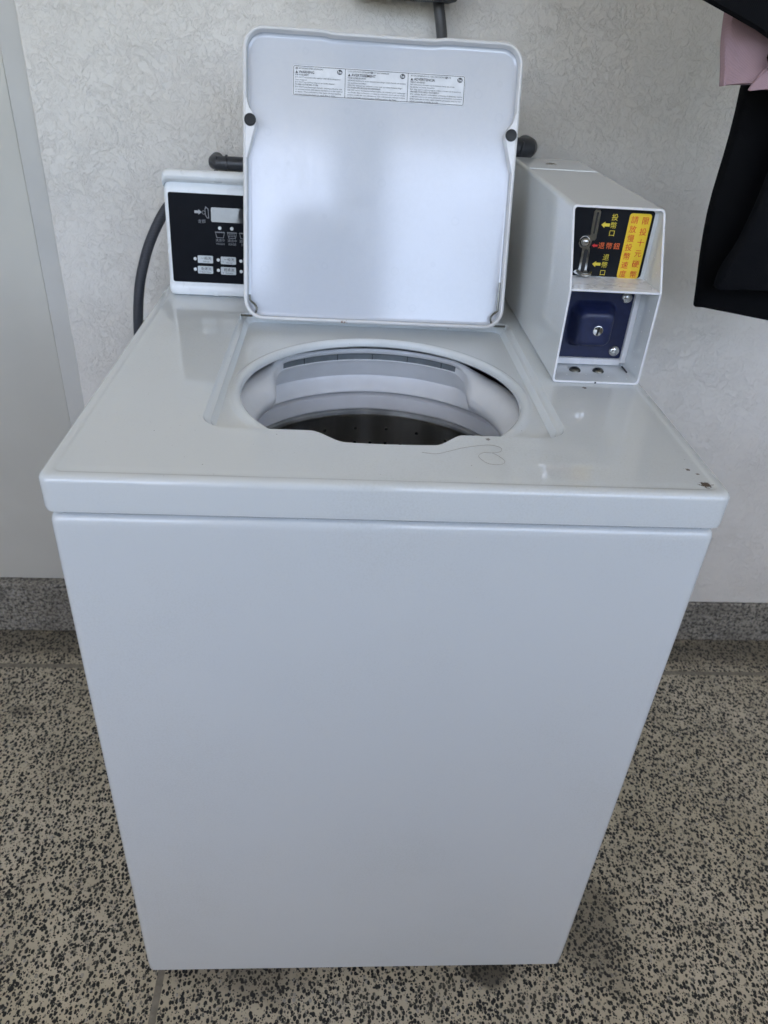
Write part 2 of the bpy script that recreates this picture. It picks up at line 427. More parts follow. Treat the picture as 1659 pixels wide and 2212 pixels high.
b = MB(); b.box((-.568, .812, .1195), (3.6, 1.0, CZ), 'wall', .002, 1)
tag(b.build('plaster_wall', origin=(1.5, .9, 0)), 'white rough trowelled plaster wall behind the washing machine', 'wall', kind='thing')
b = MB(); b.box((-.606, .822, .1425), (-.5682, 1.0, CZ), 'jamb', .003, 2)
tag(b.build('wall_strip', origin=(-.587, .9, 0)), 'smooth narrow grey strip running up the left edge of the plaster wall', 'trim', kind='thing')
b = MB(); b.box((-3.6, .828, .1425), (-.6062, 1.0, CZ), 'panelg', .002, 1)
tag(b.build('panelled_wall', origin=(-2, .9, 0)), 'smooth greenish grey wall panel at the far left edge', 'wall panel', kind='thing')
b = MB(); b.box((-3.6, .8040, 0), (-.5872, .99, .1420), 'skirt', .002, 1)
tag(b.build('skirting', origin=(-2, .82, 0)), 'speckled granite skirting under the smooth panel on the left', 'skirting', kind='thing')
b = MB(); b.box((-.587, .8050, 0), (3.6, .99, .1190), 'skirt', .002, 1)
tag(b.build('skirting', origin=(1.5, .82, 0)), 'darker speckled granite skirting under the rough plaster wall on the right', 'skirting', kind='thing')
b = MB(); b.box((-3.6, PORCH_Y - .8, CZ), (3.6, 1.2, CZ + .2), 'ceil', .005, 1)
tag(b.build('porch_ceiling', origin=(0, 0, CZ)), 'painted ceiling slab over the washing machine', 'ceiling', kind='thing')
b = MB(); b.box((-.09, PORCH_Y + .03, 0), (.13, PORCH_Y + .25, CZ), 'ceil', .01, 2)
tag(b.build('porch_pillar', origin=(0, PORCH_Y + .18, 0)), 'plain square pillar carrying the front of the ceiling', 'pillar', kind='thing')
b = MB(); b.box((3.0, PORCH_Y, 0), (3.2, .811, CZ - .001), 'jamb', .01, 2)  # unseen end wall, added to cut the light from the right
tag(b.build('side_light_blocker', origin=(3.1, -.7, 0)), 'plain end wall added out of view on the right to shape the light', 'wall', kind='thing')
b = MB(); b.box((-3.1, -1.3, 0), (-2.9, .811, CZ - .001), 'jamb', .01, 2)  # added out of view to hold back light from the left
tag(b.build('side_light_blocker', origin=(-3.0, -.7, 0)), 'plain end wall added out of view on the left to shape the light', 'wall', kind='thing')
b = MB(); b.box((-3.6, PORCH_Y - .16, 0), (3.6, PORCH_Y - .02, 1.3), 'ceil', .01, 2)  # unseen slab, added to darken the floor and lower front
tag(b.build('front_light_blocker', origin=(0, PORCH_Y - .1, 0)), 'plain wall slab added out of view in front to block low sky light', 'light blocker', kind='thing')

# ================================================================== washing machine
WM = thing('washing_machine', 'white top loading coin laundry washing machine with its lid open', 'washing machine', (0, .355, 0))
HX, D, ZT, ZG, ZB = .3315, .711, .917, .8768, .020
CY = D / 2
def loop3(hx, y0, y1, r, z, seg=6, sub=1):
    return [(x, y, z) for x, y in rrect(0, (y0 + y1) / 2, hx, (y1 - y0) / 2, r, seg, sub)]
# cabinet
b = MB()
prof = [(.016, ZG - .004), (.0072, ZG - .0052), (.0046, ZG - .0078), (.0034, ZG - .0115), (.003, ZG - .016), (.003, .6), (.003, .05), (.0035, ZB + .004), (.006, ZB)]
b.loft([loop3(HX - i, i, D - i, .010, z) for i, z in prof], 'body')
b.loft([loop3(HX - i, i, D - i, .008, z) for i, z in [(.006, ZB), (.016, ZB - .0), (.014, ZB + .03)]], 'body')
b.loft([loop3(HX - .010, .010, D - .010, .008, z) for z in (ZG - .006, ZG + .002)], 'dark')
cab = b.build('cabinet', WM)
for sx in (-1, 1):
    for y in (.06, .65):
        b = MB(); b.lathe([(.0, 0), (.019, 0), (.019, .010), (.008, .014), (.008, .06), (.0, .06)], (sx * .27, y, 0), 'rubber', 20)
        b.build('foot', WM)

# worktop with recess
CXR = -.0025
def smooth(u): u = max(0, min(1, u)); return u * u * (3 - 2 * u)
def recess_outline():
    pts = []
    x0, x1, y0, y1, r = -.2015, .197, .1135, .490, .030
    def arc(cx, cy, rr, a0, a1, n=8): return [(cx + rr * math.cos(R(a0 + (a1 - a0) * k / n)), cy + rr * math.sin(R(a0 + (a1 - a0) * k / n))) for k in range(n + 1)]
    # front edge left to right with the finger notch
    pts += arc(x0 + r, y0 + r, r, 180, 270)
    pts += [(-.12, y0), (-.095, y0)]
    def notch(xa, xb, ya, yb, n=10):
        q = []
        for k in range(n + 1):
            u = k / n; q.append((xa + (xb - xa) * u, ya + (yb - ya) * (u * u * (3 - 2 * u))))
        return q
    yn = .0885
    pts += notch(-.086, -.046, y0, yn)
    pts += [(-.03, yn - .001), (0, yn - .0015), (.03, yn - .001)]
    pts += notch(.046, .080, yn, y0)
    pts += [(.1, y0), (.13, y0)]
    pts += arc(x1 - r, y0 + r, r, 270, 360)
    pts += [(x1, .25), (x1, .35)]
    pts += arc(x1 - .012, y1 - .012, .012, 0, 90, 4)
    pts += [(0, y1)]
    pts += arc(x0 + .012, y1 - .012, .012, 90, 180, 4)
    pts += [(x0, .35), (x0, .25)]
    return pts
RO = recess_outline()
def rmap(kx, ky0, ky1, z, lip=0.):
    out = []
    for x, y in RO:
        X = CXR + (x - CXR) * kx
        Y = y + (ky0 if y < .3 else ky1)
        if y < .2: Y = y + ky0 * (1 if y > .1 else 1)
        if y < .1: Y += lip * smooth((.0995 - y) / .009)
        out.append((X, Y, z))
    return out
b = MB()
edge = [(.003, ZG), (.0007, ZG + .0018), (0, ZG + .006), (0, ZT - .0072), (.0004, ZT - .0048), (.0014, ZT - .0028), (.0028, ZT - .0014), (.0048, ZT - .0005), (.0075, ZT - .0001), (.0100, ZT - .0001), (.0116, ZT - .0004), (.0130, ZT - .0011), (.0146, ZT - .0014), (.019, ZT - .0012), (.024, ZT - .0010), (.027, ZT - .0010)]
L = [loop3(HX - i, i, D - i, max(.013 - i * .35, .006), z, 8, 10) for i, z in edge]
b.loft(L, 'top')
b.fill([L[-1], rmap(1.008, -.0015, .0015, ZT - .0010)], 'top')
b.loft([loop3(HX - i, i, D - i, .01, z, 6) for i, z in [(.003, ZG), (.016, ZG), (.016, ZG + .03)]], 'top')
RF = ZT - .0140
ring = [(1.008, -.0015, .0015, ZT - .0010), (1, 0, 0, ZT - .0010), (.996, .0006, -.0008, ZT - .0018, .0008), (.988, .0010, -.0016, ZT - .0045, .0035), (.972, .0013, -.0020, ZT - .0060, .0050), (.962, .0014, -.0022, ZT - .0065, .0056), (.932, .0018, -.003, RF - .0008, .0085)]
b.loft([rmap(*q) for q in ring], 'top')
HC = V((-.003, .2505)); HR = .1700
NB = 128
def circ(r, z, n=NB): return [(HC.x + r * math.cos(2 * PI * k / n), HC.y + r * math.sin(2 * PI * k / n), z) for k in range(n)]
fl = [(-.1915, .052, RF), (.1865, .052, RF), (.1865, .4885, RF), (-.1915, .4885, RF)]
bead = [(.1870, RF), (.1845, RF + .0004), (.1822, RF + .0017), (.1795, RF + .0034), (.1764, RF + .0042), (.1734, RF + .0036), (.1711, RF + .0014), (.1701, RF - .002), (.1705, RF - .0055), (.1725, RF - .0075), (.1765, RF - .007)]
b.loft([circ(r, z) for r, z in bead], 'top')
# floor with clipped front: hole circle would cross the front of the panel, so cut the panel in front
b.fill([fl, circ(.1985, RF)], 'top') if False else None
import itertools
def floor_with_hole():
    n = NB; c = circ(.1870, RF)
    out = []
    for k in range(n):
        a = 2 * PI * k / n; dx, dy = math.cos(a), math.sin(a)
        ts = []
        for lim, comp, ctr in ((.1865, dx, HC.x), (-.1915, dx, HC.x), (.4885, dy, HC.y), (.040, dy, HC.y)):
            if abs(comp) > 1e-6:
                t = (lim - ctr) / comp
                if t > 0: ts.append(t)
        t = min(ts); out.append((HC.x + dx * t, HC.y + dy * t, RF))
    return c, out
c0, c1 = floor_with_hole()
keep = [k for k in range(NB)]
i_top = b.mi('top')
va = [b.bm.verts.new(p) for p in c0]; vb = [b.bm.verts.new(p) for p in c1]
for k in range(NB):
    k2 = (k + 1) % NB
    ra = math.dist(c1[k][:2], HC); rb = math.dist(c1[k2][:2], HC)
    if ra > .1872 and rb > .1872: b.bm.faces.new((va[k], va[k2], vb[k2], vb[k])).material_index = i_top
for (x, y) in ((-.1915, .4885), (.1865, .4885)):
    near = sorted(range(NB), key=lambda k: math.dist(c1[k][:2], (x, y)))[:2]
    b.faces([(x, y, RF), c1[near[0]], c1[near[1]]], [(0, 1, 2)], 'top')
top = b.build('worktop', WM)

# tub cover seen through the hole
def smooth(u): u = max(0, min(1, u)); return u * u * (3 - 2 * u)
back = [(.217, .866), (.1965, .8820), (.1920, .8860), (.1895, .8835), (.1905, .8800), (.1925, .8782), (.1995, .8778), (.2000, .8665), (.1985, .8652), (.2035, .8600), (.2135, .8415), (.2165, .8365), (.2195, .8340), (.2185, .8300), (.2110, .8200), (.2060, .8150), (.2062, .8120), (.216, .811)]
side = [(.217, .862), (.1985, .8755), (.1880, .8805), (.1790, .8795), (.1715, .8755), (.1660, .8705), (.1615, .8650), (.1580, .8590), (.1565, .8530), (.1570, .8470), (.1600, .8410), (.1660, .8365), (.1750, .8330), (.1850, .8290), (.1980, .8205), (.2055, .8150), (.2060, .8120), (.216, .811)]
NT_ = 180
def wgt(a):      # 1 at the back section
    d = math.degrees(a) % 360
    return smooth((d - 34) / 22) * smooth((152 - d) / 22)
b = MB()
loops = []
for (rb, zb), (rs, zs) in zip(back, side):
    lp = []
    for k in range(NT_):
        a = 2 * PI * k / NT_; w = wgt(a); r = rs + (rb - rs) * w; z = zs + (zb - zs) * w
        lp.append((HC.x + r * math.cos(a), HC.y + r * math.sin(a), z))
    loops.append(lp)
b.loft(loops, 'tub')
tc = b.build('tub_cover', WM, smooth=50)
b = MB()     # grey slot lining with thin dividers
arc_a = [R(54 + (131 - 54) * k / 40) for k in range(41)]
b.loft([[(HC.x + r * math.cos(a), HC.y + r * math.sin(a), z) for a in arc_a] for r, z in ((.1988, .8776), (.1993, .8667))], 'slot', closed=False)
for d in (61, 76, 91, 106, 121):
    a = R(d); fr = (V((HC.x + .1990 * math.cos(a), HC.y + .1990 * math.sin(a), .8721)), V((-math.sin(a), math.cos(a), 0)), V((0, 0, 1)), V((-math.cos(a), -math.sin(a), 0)))
    b.poly([(-.0004, -.0053), (.0004, -.0053), (.0004, .0053), (-.0004, .0053)], fr, 'dark', .0008, .0006)
b.build('water_slot', tc)
b = MB(); b.lathe([(.214, .8090), (.2065, .8080), (.2035, .806), (.1995, .795), (.1975, .789), (.1985, .7870), (.21, .7868)], (HC.x, HC.y, 0), 'ring', 128)
b.build('balance_ring', WM)
b = MB()
b.lathe([(.203, .787), (.1985, .7865), (.1950, .7840), (.1940, .7800), (.1955, .7765), (.1995, .7745), (.2005, .7700), (.2005, .45), (.190, .43), (.0, .425)], (HC.x, HC.y, 0), 'basket', 128)
for row, (z, n, ph) in enumerate(((.753, 26, 0.), (.728, 52, 0.), (.703, 26, .5), (.678, 52, .0), (.65, 26, 0), (.6, 26, .5))):
    for k in range(n):
        a = R(97) + 2 * PI * (k + ph) / n; dr = V((math.cos(a), math.sin(a), 0))
        b.lathe([(.0031, 0), (.0027, .0005), (.0024, .0004)], V((HC.x, HC.y, z)) + dr * .2003, 'steel', 10, -dr)
        b.disc(V((HC.x, HC.y, z)) + dr * .2003, .0026, -dr, 'dark', 10, .0004)
b.build('wash_basket', WM)
b = MB(); b.lathe([(.238, .80), (.238, .40), (.0, .40)], (HC.x, HC.y, 0), 'dark', 48); b.lathe([(.222, .8105), (.238, .80)], (HC.x, HC.y, 0), 'dark', 48)
b.build('outer_tub', WM)

# lid -----------------------------------------------------------------
TH = R(18.)
LO = V((-.0055, .468, .918)); LU = V((1, 0, 0)); LV = V((0, math.sin(TH), math.cos(TH))); LN = V((0, -math.cos(TH), math.sin(TH)))
LF = (LO, LU, LV, LN)
def lid3(u, v, w): return LO + LU * u + LV * v + LN * w
LH, LHX = .3735, .1875
def lidloop(ins, w, jog=1.):
    out = []
    for u, v in rrect(0, LH / 2 - .004, LHX - ins, LH / 2 - ins, max(.028 - ins, .012), 8, 40):
        if v > LH * .8:
            k = smooth((u + .083) / .014) * smooth((.080 - u) / .014)
            v -= .0022 * k * jog
        out.append(lid3(u, v, w))
    return out
b = MB()
seq = [(.006, -.006), (.002, -.0045), (0, -.001), (0, .012), (.0009, .0148), (.0028, .016), (.0046, .0150), (.0053, .0125), (.0053, .003), (.0062, .0010), (.0085, 0), (.0105, 0), (.0125, 0)]
b.loft([lidloop(i, w) for i, w in seq[1:9]], 'lidrim')
b.loft([lidloop(i, w) for i, w in seq[8:]], 'lid')
b.fill([lidloop(*seq[-1])], 'lid')
b.loft([lidloop(i, w) for i, w in seq[:2]], 'lidrim'); b.fill([lidloop(*seq[0])], 'lidrim')
# stiffening gussets that carry the bumpers
for sgn, uo in ((-1, -.0002), (1, .0002)):
    prof = [(.1822, .282), (.1815, .2775), (.1790, .2705), (.1750, .2652), (.1720, .2608), (.1702, .2553), (.1712, .2490), (.1738, .2400), (.1768, .2290), (.1795, .2195), (.1815, .2130), (.1822, .2090)]
    P = [(sgn * (u), v) for u, v in prof]
    n = len(P)
    front = [lid3(u, v, .0152 - (.0012 if k in (0, n - 1) else 0)) for k, (u, v) in enumerate(P)]
    mid = [lid3(u - sgn * .0006, v, .0135) for u, v in P]
    bot = [lid3(u - sgn * .0010, v, .0) for u, v in P]
    outer = [lid3(sgn * .1838, v, .0152) for u, v in P]
    b.loft([outer, front, mid, bot], 'lidrim', closed=False)
lid = b.build('lid', WM, smooth=40)
tag(lid, 'open enamelled lid with water marks and a warning sticker inside')
for sgn in (-1, 1):
    b = MB(); c = lid3(sgn * .1775, .2553, .0148)
    b.lathe([(.0078, 0), (.0078, .0022), (.0070, .0034), (.005, .0038), (.0, .0037)], c, 'rubber', 28, LN)
    b.build('bumper', lid)
for sgn in (-1, 1):
    b = MB()
    top_v = .062 if sgn > 0 else .030
    pts = [(.1795, top_v), (.1790, .026), (.1782, .0215), (.1722, .0165), (.1695, .0110), (.1715, .0050), (.1760, .0012), (.1812, .0008), (.1875, .0008), (.1925, .0008)]
    ws = [.0085, .0085, .0085, .009, .0095, .0092, .0085, .008, .008, .008]
    b.tube([lid3(sgn * u, v, w) for (u, v), w in zip(pts, ws)], .0015, 'bolt_dark', 8, True, 4)
    b.build('hinge_spring', lid)
    b = MB(); c = lid3(sgn * .1928, .0008, .006); b.box(c - V((.0008, .003, .0055)), c + V((.0008, .003, .0035)), 'top', .001)
    b.build('hinge_bracket', WM)

# warning label
b = MB()
LX0, LX1, LY0, LY1 = -.1222, .1118, .2912, .3288
cxl, cyl = (LX0 + LX1) / 2, (LY0 + LY1) / 2
b.poly(rrect(cxl, cyl, (LX1 - LX0) / 2, (LY1 - LY0) / 2, .0028, 5), LF, 'sticker', .0006, .0004)
def frame2d(cx, cy, hx, hy, r, t):
    o = rrect(cx, cy, hx, hy, r, 5); i = rrect(cx, cy, hx - t, hy - t, max(r - t, .0004), 5); return o, i
def ringpoly(bb, fr, o, i, m, off):
    P = [fr[0] + fr[1] * x + fr[2] * y + fr[3] * off for x, y in o + i]; n = len(o)
    bb.faces(P, [(k, (k + 1) % n, (k + 1) % n + n, k + n) for k in range(n)], m)
ringpoly(b, LF, *frame2d(cxl, cyl, (LX1 - LX0) / 2 - .0009, (LY1 - LY0) / 2 - .0009, .002, .0006), 'ink_grey', .0009)
xs = [LX0, LX0 + .0705, LX0 + .1555, LX1]
for x in xs[1:3]: b.poly([(x - .0003, LY0 + .001), (x + .0003, LY0 + .001), (x + .0003, LY1 - .001), (x - .0003, LY1 - .001)], LF, 'ink_grey', .0009)
def he(bb, x, y, r):
    bb.poly([(x + r * 1.15 * math.cos(2 * PI * k / 20), y + r * math.sin(2 * PI * k / 20)) for k in range(20)], LF, 'ink_grey', .0010)
    bb.text('he', LF, x, y, r * 1.7, 'sticker', .0013, bold=.02)
cols = [
 ('DETERGENT IS RECOMMENDED', 'WARNING', ['FOR YOUR SAFETY', 'DO NOT reach into the washer until all moving parts', 'have stopped.', 'DO NOT let children play on or in the washer.', '*TO REDUCE THE RISK OF FIRE', 'DO NOT put flammable liquids, cleaning solvents, oils', 'or articles soiled with these substances in the washer', 'or dryer. These substances may ignite during washing', 'and may cause the items to catch fire or burn.'], .0205, .052),
 ("L'UTILISATION DE DÉTERGENT      EST RECOMMANDÉE", 'AVERTISSEMENT', ['POUR VOTRE SÉCURITÉ', "NE PAS mettre la main dans le lave-linge avant l'arrêt de toutes", 'les parties mobiles.', 'NE PAS laisser les enfants jouer sur ou dans le lave-linge.', "*POUR RÉDUIRE LES RISQUES D'INCENDIE", 'NE PAS verser de liquides inflammables, de solvants pour nettoyage', "ou d'huile dans la laveuse ou dans la sécheuse, et n'y placer aucun", 'article souillé de ces substances. Ces substances peuvent brûler', "après le lavage et provoquer l'inflammation du linge."], .033, .060),
 ('SE RECOMIENDA EL USO DE DETERGENTE', 'ADVERTENCIA', ['PARA SU SEGURIDAD', 'NO introduzca la mano en la lavadora hasta que todas', 'las partes se hayan detenido.', 'NO deje que los niños jueguen sobre o dentro de la lavadora.', '*PARA REDUCIR EL RIESGO DE INCENDIO', 'NO coloque líquidos inflamables, solventes de limpieza, aceites', 'o artículos sucios con estas sustancias en la lavadora o secadora.', 'Estas sustancias pueden seguir estando presentes después del', 'lavado y pueden incendiar la ropa.'], .0285, .060)]
for ci, (hd, big, lines, bigw, hw) in enumerate(cols):
    x = xs[ci] + .0035; y = LY1 - .0040
    off = .0045 if ci == 0 else 0
    b.text(hd, LF, x + off, y, .0026, 'ink_grey', .0010, 'LEFT', width=min(hw, xs[ci + 1] - x - .012) * (.62 if ci == 0 else .92))
    if ci == 0: he(b, x + .0017, y, .0014)
    elif ci == 1: he(b, x + .0325, y, .0014)
    else: he(b, x + .049, y, .0014)
    he(b, xs[ci + 1] - .0075, LY1 - .0058, .0031)
    yy = LY1 - .0082
    b.poly([(x, yy - .0016), (x + .0036, yy - .0016), (x + .0018, yy + .0017)], LF, 'ink', .0010)
    b.text(big, LF, x + .0048, yy, .0046, 'ink', .0010, 'LEFT', bold=.015, width=bigw)
    for k, ln in enumerate(lines):
        star = ln.startswith('*') or k == 0
        full = xs[ci + 1] - x - .003
        wd = min(full, full * len(ln.strip('*')) / 62 if ci else full * len(ln.strip('*')) / 54)
        b.text(ln.strip('*'), LF, x, LY1 - .0118 - k * .00292, .0023 if not star else .0026, 'ink' if star else 'ink_grey', .0010, 'LEFT', bold=.015 if star else .01, width=wd, res=1)
b.build('warning_label', lid, smooth=0, recalc=False)

# console -------------------------------------------------------------
CX0, CX1 = -.3165, .165
def fy(z): return .5555 + (z - .92) * .112
prof = [(.566, ZT), (.5575, .9172), (.5540, .9195), (.5530, .9235), (.5540, .9300), (fy(.935), .935), (fy(1.062), 1.062), (fy(1.066), 1.066), (fy(1.069) + .001, 1.069), (.5765, 1.0725), (.5785, 1.0745), (.5765, 1.0765), (.5690, 1.0785), (.5655, 1.0815), (.5645, 1.0855), (.5665, 1.0895), (.5710, 1.0920), (.578, 1.0925), (.66, 1.0800), (.705, 1.0700), (.708, 1.06), (.708, ZT)]
def cprof(x, ins):
    cy_, cz_ = .63, 1.0
    out = []
    for y, z in prof:
        d = V((y - cy_, z - cz_)); l = d.length
        q = d * (1 - ins / l); out.append((x, cy_ + q.x, max(cz_ + q.y, ZT)))
    return out
b = MB()
seqx = [(CX0 + 0, .012), (CX0 + .0008, .006), (CX0 + .003, .0025), (CX0 + .0065, .0006), (CX0 + .011, 0), (CX1 - .004, 0), (CX1, .006)]
b.loft([cprof(x, i) for x, i in seqx], 'panel_white', True, True, True)
b.disc((-.246, .62, 1.0864), .0035, (0, -.15, 1), 'dark', 16, .0003)
con = b.build('control_panel', WM, smooth=40)
# face frame: x along, y = z
sl = V((0, .112, 1)).normalized()
CFN = V((0, -1, .112)).normalized()
CF = (V((0, fy(.92), .92)), V((1, 0, 0)), sl, CFN)
def czz(z): return (z - .92) / sl.z
b = MB()
b.poly(rrect((-.3095 + .155) / 2, czz((.937 + 1.0625) / 2), (.155 + .3095) / 2, (1.0625 - .937) / 2, .003, 4), CF, 'glass_black', .0008, .0006)
O = .0012
def arrow(bb, fr, x, y, s, m, off, head=.5, flip=1):
    bb.poly([(x + flip * s * .5, y), (x + flip * s * (.5 - head), y + s * .36), (x + flip * s * (.5 - head), y + s * .17), (x - flip * s * .5, y + s * .17), (x - flip * s * .5, y - s * .17), (x + flip * s * (.5 - head), y - s * .17), (x + flip * s * (.5 - head), y - s * .36)], fr, m, off)
arrow(b, CF, -.2672, czz(1.0372), .0105, 'ink_white', O, .45)
ringpoly(b, CF, [(-.2562, czz(1.0455)), (-.2520, czz(1.0420)), (-.2517, czz(1.0290)), (-.2545, czz(1.0290)), (-.2572, czz(1.0330)), (-.2576, czz(1.0415))], [(-.2553, czz(1.0435)), (-.2530, czz(1.0412)), (-.2527, czz(1.0300)), (-.2541, czz(1.0300)), (-.2562, czz(1.0336)), (-.2566, czz(1.0410))], 'ink_dim', O)
b.poly([(-.2592 + .0027 * math.cos(2 * PI * k / 16), czz(1.0368) + .0027 * math.sin(2 * PI * k / 16)) for k in range(16)], CF, 'ink_dim', O)
b.poly([(-.2592 + .0020 * math.cos(2 * PI * k / 16), czz(1.0368) + .0020 * math.sin(2 * PI * k / 16)) for k in range(16)], CF, 'plate_black', O + .0002)
b.text('金額', CF, -.2625, czz(1.0242), .0056, 'ink_dim', O)
for x, waves, t1, t2 in ((-.2367, 0, '洗滌中', 'WASH'), (-.2190, 1, '清洗中', 'RINSE'), (-.2013, 0, '脫水中', 'SPIN')):
    zc = 1.0068; h, w = .0042, .0072
    ringpoly(b, CF, [(x - w, czz(zc) + h), (x - w * .72, czz(zc) - h), (x + w * .72, czz(zc) - h), (x + w, czz(zc) + h)], [(x - w + .0009, czz(zc) + h * .7), (x - w * .72 + .0008, czz(zc) - h + .0007), (x + w * .72 - .0008, czz(zc) - h + .0007), (x + w - .0009, czz(zc) + h * .7)], 'ink_dim', O)
    for k in range(5): b.poly([(x - w + .0002 + k * w * .4 - .0, czz(zc) + h * .72), (x - w + .0002 + k * w * .4 + .0024, czz(zc) + h * .72), (x - w + .0012 + k * w * .4, czz(zc) + h * 1.25)], CF, 'ink_dim', O)
    if waves:
        for yy in (-.0012, .0010):
            for k in (-1, 0, 1): b.poly([(x + k * .0033 - .0012, czz(zc) + yy - .0004), (x + k * .0033 + .0012, czz(zc) + yy - .0004), (x + k * .0033 + .0012, czz(zc) + yy + .0005), (x + k * .0033 - .0012, czz(zc) + yy + .0005)], CF, 'ink_dim', O)
    b.text(t1, CF, x, czz(.9990), .0046, 'ink_dim', O); b.text(t2, CF, x, czz(.9942), .0044, 'ink_dim', O)
ov = b.build('control_overlay', con, smooth=0, recalc=False)
b = MB(); DF = (CF[0] + CF[2] * czz(1.0345) + CFN * .0022, CF[1], Matrix.Rotation(R(-4.5), 3, 'X') @ CF[2], Matrix.Rotation(R(-4.5), 3, 'X') @ CFN); b.poly(rrect(-.208, 0, .0405, .0100, .002, 5), DF, 'screen', .0, .0020); b.build('display_window', con, smooth=0)
for x in (-.2367, -.2190):
    b = MB(); b.lathe([(.0025, 0), (.0025, .0006), (.0015, .0012), (0, .0013)], CF[0] + CF[1] * x + CF[2] * czz(1.0163) + CFN * .0008, 'led', 16, CFN); b.build('indicator_light', con)
for (bx, bz, t1, t2, mk) in ((-.2600, .9713, '一般洗', 'Normal', ''), (-.2258, .9710, '一般洗', 'Normal', '^'), (-.2606, .9562, '免燙洗', 'Perm Press', '<'), (-.2262, .9560, '輕柔洗', 'Delicates', 'v'), (-.192, .9708, '', '', ''), (-.192, .9558, '', '', '')):
    b = MB(); b.poly(rrect(bx, czz(bz), .0113, .0054, .0014, 4), CF, 'button', .0018, .0014)
    if t1:
        b.text(t1, CF, bx + .0012, czz(bz) + .0012, .0052, 'ink_grey', .0021); b.text(t2, CF, bx + .0012, czz(bz) - .0031, .0030, 'ink_grey', .0021)
        if mk: b.text(mk, CF, bx - .0078, czz(bz) - .0026, .0040, 'ink_grey', .0021)
    b.build('button', con, smooth=0, recalc=False)
    b = MB(); b.lathe([(.0024, 0), (.0024, .0006), (.0015, .0012), (0, .0013)], CF[0] + CF[1] * (bx - .0151) + CF[2] * czz(bz + .0003) + CFN * .0008, 'led', 16, CFN); b.build('indicator_light', con)

# coin box ------------------------------------------------------------
BX0, BX1 = .2125, .3245
TK = .0028
side_out = [(.2685, ZT - .0005), (.2685, 1.0335), (.3180, 1.1190), (.70, 1.1190), (.70, ZT - .0005)]
side_in = [(.2685, ZT - .0005 + TK), (.2685, 1.0335), (.3160, 1.1190 - TK), (.70, 1.1190 - TK), (.70, ZT + TK)]
b = MB()
# shell as a sheet metal tube open to the front: walls with thickness
fpts = [(BX0, ZT - .0005), (BX1, ZT - .0005)]
def yfront(z): return .2685 if z <= 1.0335 else .2685 + (z - 1.0335) / (1.1190 - 1.0335) * .0495
def bl(ins, dy, r, n=6):
    """front outline loop, y follows the bent front; dy pushes back"""
    z0, z1 = ZT - .0003 + ins, 1.1190 - ins
    x0, x1 = BX0 + ins, BX1 - ins
    pts = rrect((x0 + x1) / 2, (z0 + z1) / 2, (x1 - x0) / 2, (z1 - z0) / 2, r, n, 1)
    # insert bend points on the sides
    out = []
    for k, p in enumerate(pts):
        q = pts[(k + 1) % len(pts)]; out.append(p)
        if (p[1] - 1.0335) * (q[1] - 1.0335) < 0: out.append((p[0], 1.0335))
    return [(x, (yfront(z) + dy), z) for x, z in out]
rr = .0055
outer_b = [(x, .70, z) for x, y, z in bl(0, 0, rr)]
inner_b = [(x, .3275, z) for x, y, z in bl(TK, 0, rr - .002)]
b.loft([outer_b, bl(0, .0008, rr)], 'meter')
b.loft([bl(0, .0008, rr), bl(.0006, 0, rr - .0005), bl(TK - .0006, 0, rr - .0018), bl(TK, .0008, rr - .002)], 'rimw')
b.loft([bl(TK, .0008, rr - .002), inner_b], 'meter')
b.fill([outer_b], 'meter'); b.fill([inner_b], 'meter')
# folded seam line and lock screws on the top, shelf, inner flanges
b.box((BX0 + TK, .2680, 1.0318), (BX1 - TK, .3270, 1.0345), 'rimw', .0006, 1)
b.box((.3148, .3205, .9250), (BX1 - TK - .0003, .3272, 1.0315), 'rimw', .0005, 1)
b.box((BX0 + TK + .0003, .3215, .9215), (.3146, .3272, .9298), 'rimw', .0005, 1)
b.box((BX0 + .004, .585, 1.1190), (BX1 - .004, .5858, 1.1196), 'meter')
b.box((.3180, .3005, .9202), (.3192, .3205, .9215), 'dark')
for x in (.222, .236, .262, .29, .312): b.disc((x, .276 + (x * 37 % .02), ZT + TK), .0011, (0, 0, 1), 'rimw', 10, .0003)
for k in range(12): b.disc((BX1 - TK, .285 + (k * 7 % 5) * .008, .935 + k * .0145), .0010, (-1, 0, 0), 'rimw', 10, .0003)
for x, y in ((.262, .640),): 
    b.lathe([(.0085, 0), (.0085, .0008), (.0062, .0010), (.0055, .0002), (0, .0002)], (x, y, 1.1190), 'steel', 24); b.box((x - .004, y - .0012, 1.1192), (x + .004, y + .0012, 1.1196), 'dark')
b.disc((.268, .2684, ZT + .0012), .0013, (0, -1, 0), 'dark', 8, .0003)
cb = b.build('coin_box', WM, smooth=30)
# black slot plate
PF = (V((0, .3268, 0)), V((1, 0, 0)), V((0, 0, 1)), V((0, -1, 0)))
b = MB(); b.poly(rrect(.2660, .5 * (1.0352 + 1.1145), .0505, .5 * (1.1145 - 1.0352), .004, 4), PF, 'plate_black', .0004, .0002)
for ch, x, z in (('投', .2685, 1.1048), ('幣', .2686, 1.0955), ('口', .2686, 1.0866), ('退', .2678, 1.0580), ('幣', .2677, 1.0488), ('口', .2675, 1.0394)):
    b.text(ch, PF, x, z, .0082, 'yellow_ink', .0008)
for ch, x in (('退', .2590), ('幣', .2686), ('鈕', .2781)): b.text(ch, PF, x, 1.0716, .0082, 'orange_ink', .0008)
arrow(b, PF, .2588, 1.0962, .0104, 'yellow_ink', .0008, .42, -1)
arrow(b, PF, .2575, 1.0500, .0104, 'yellow_ink', .0008, .42, -1)
arrow(b, PF, .2508, 1.0718, .0068, 'red_arrow', .0008, .45, -1)
b.build('slot_plate', cb, smooth=0, recalc=False)
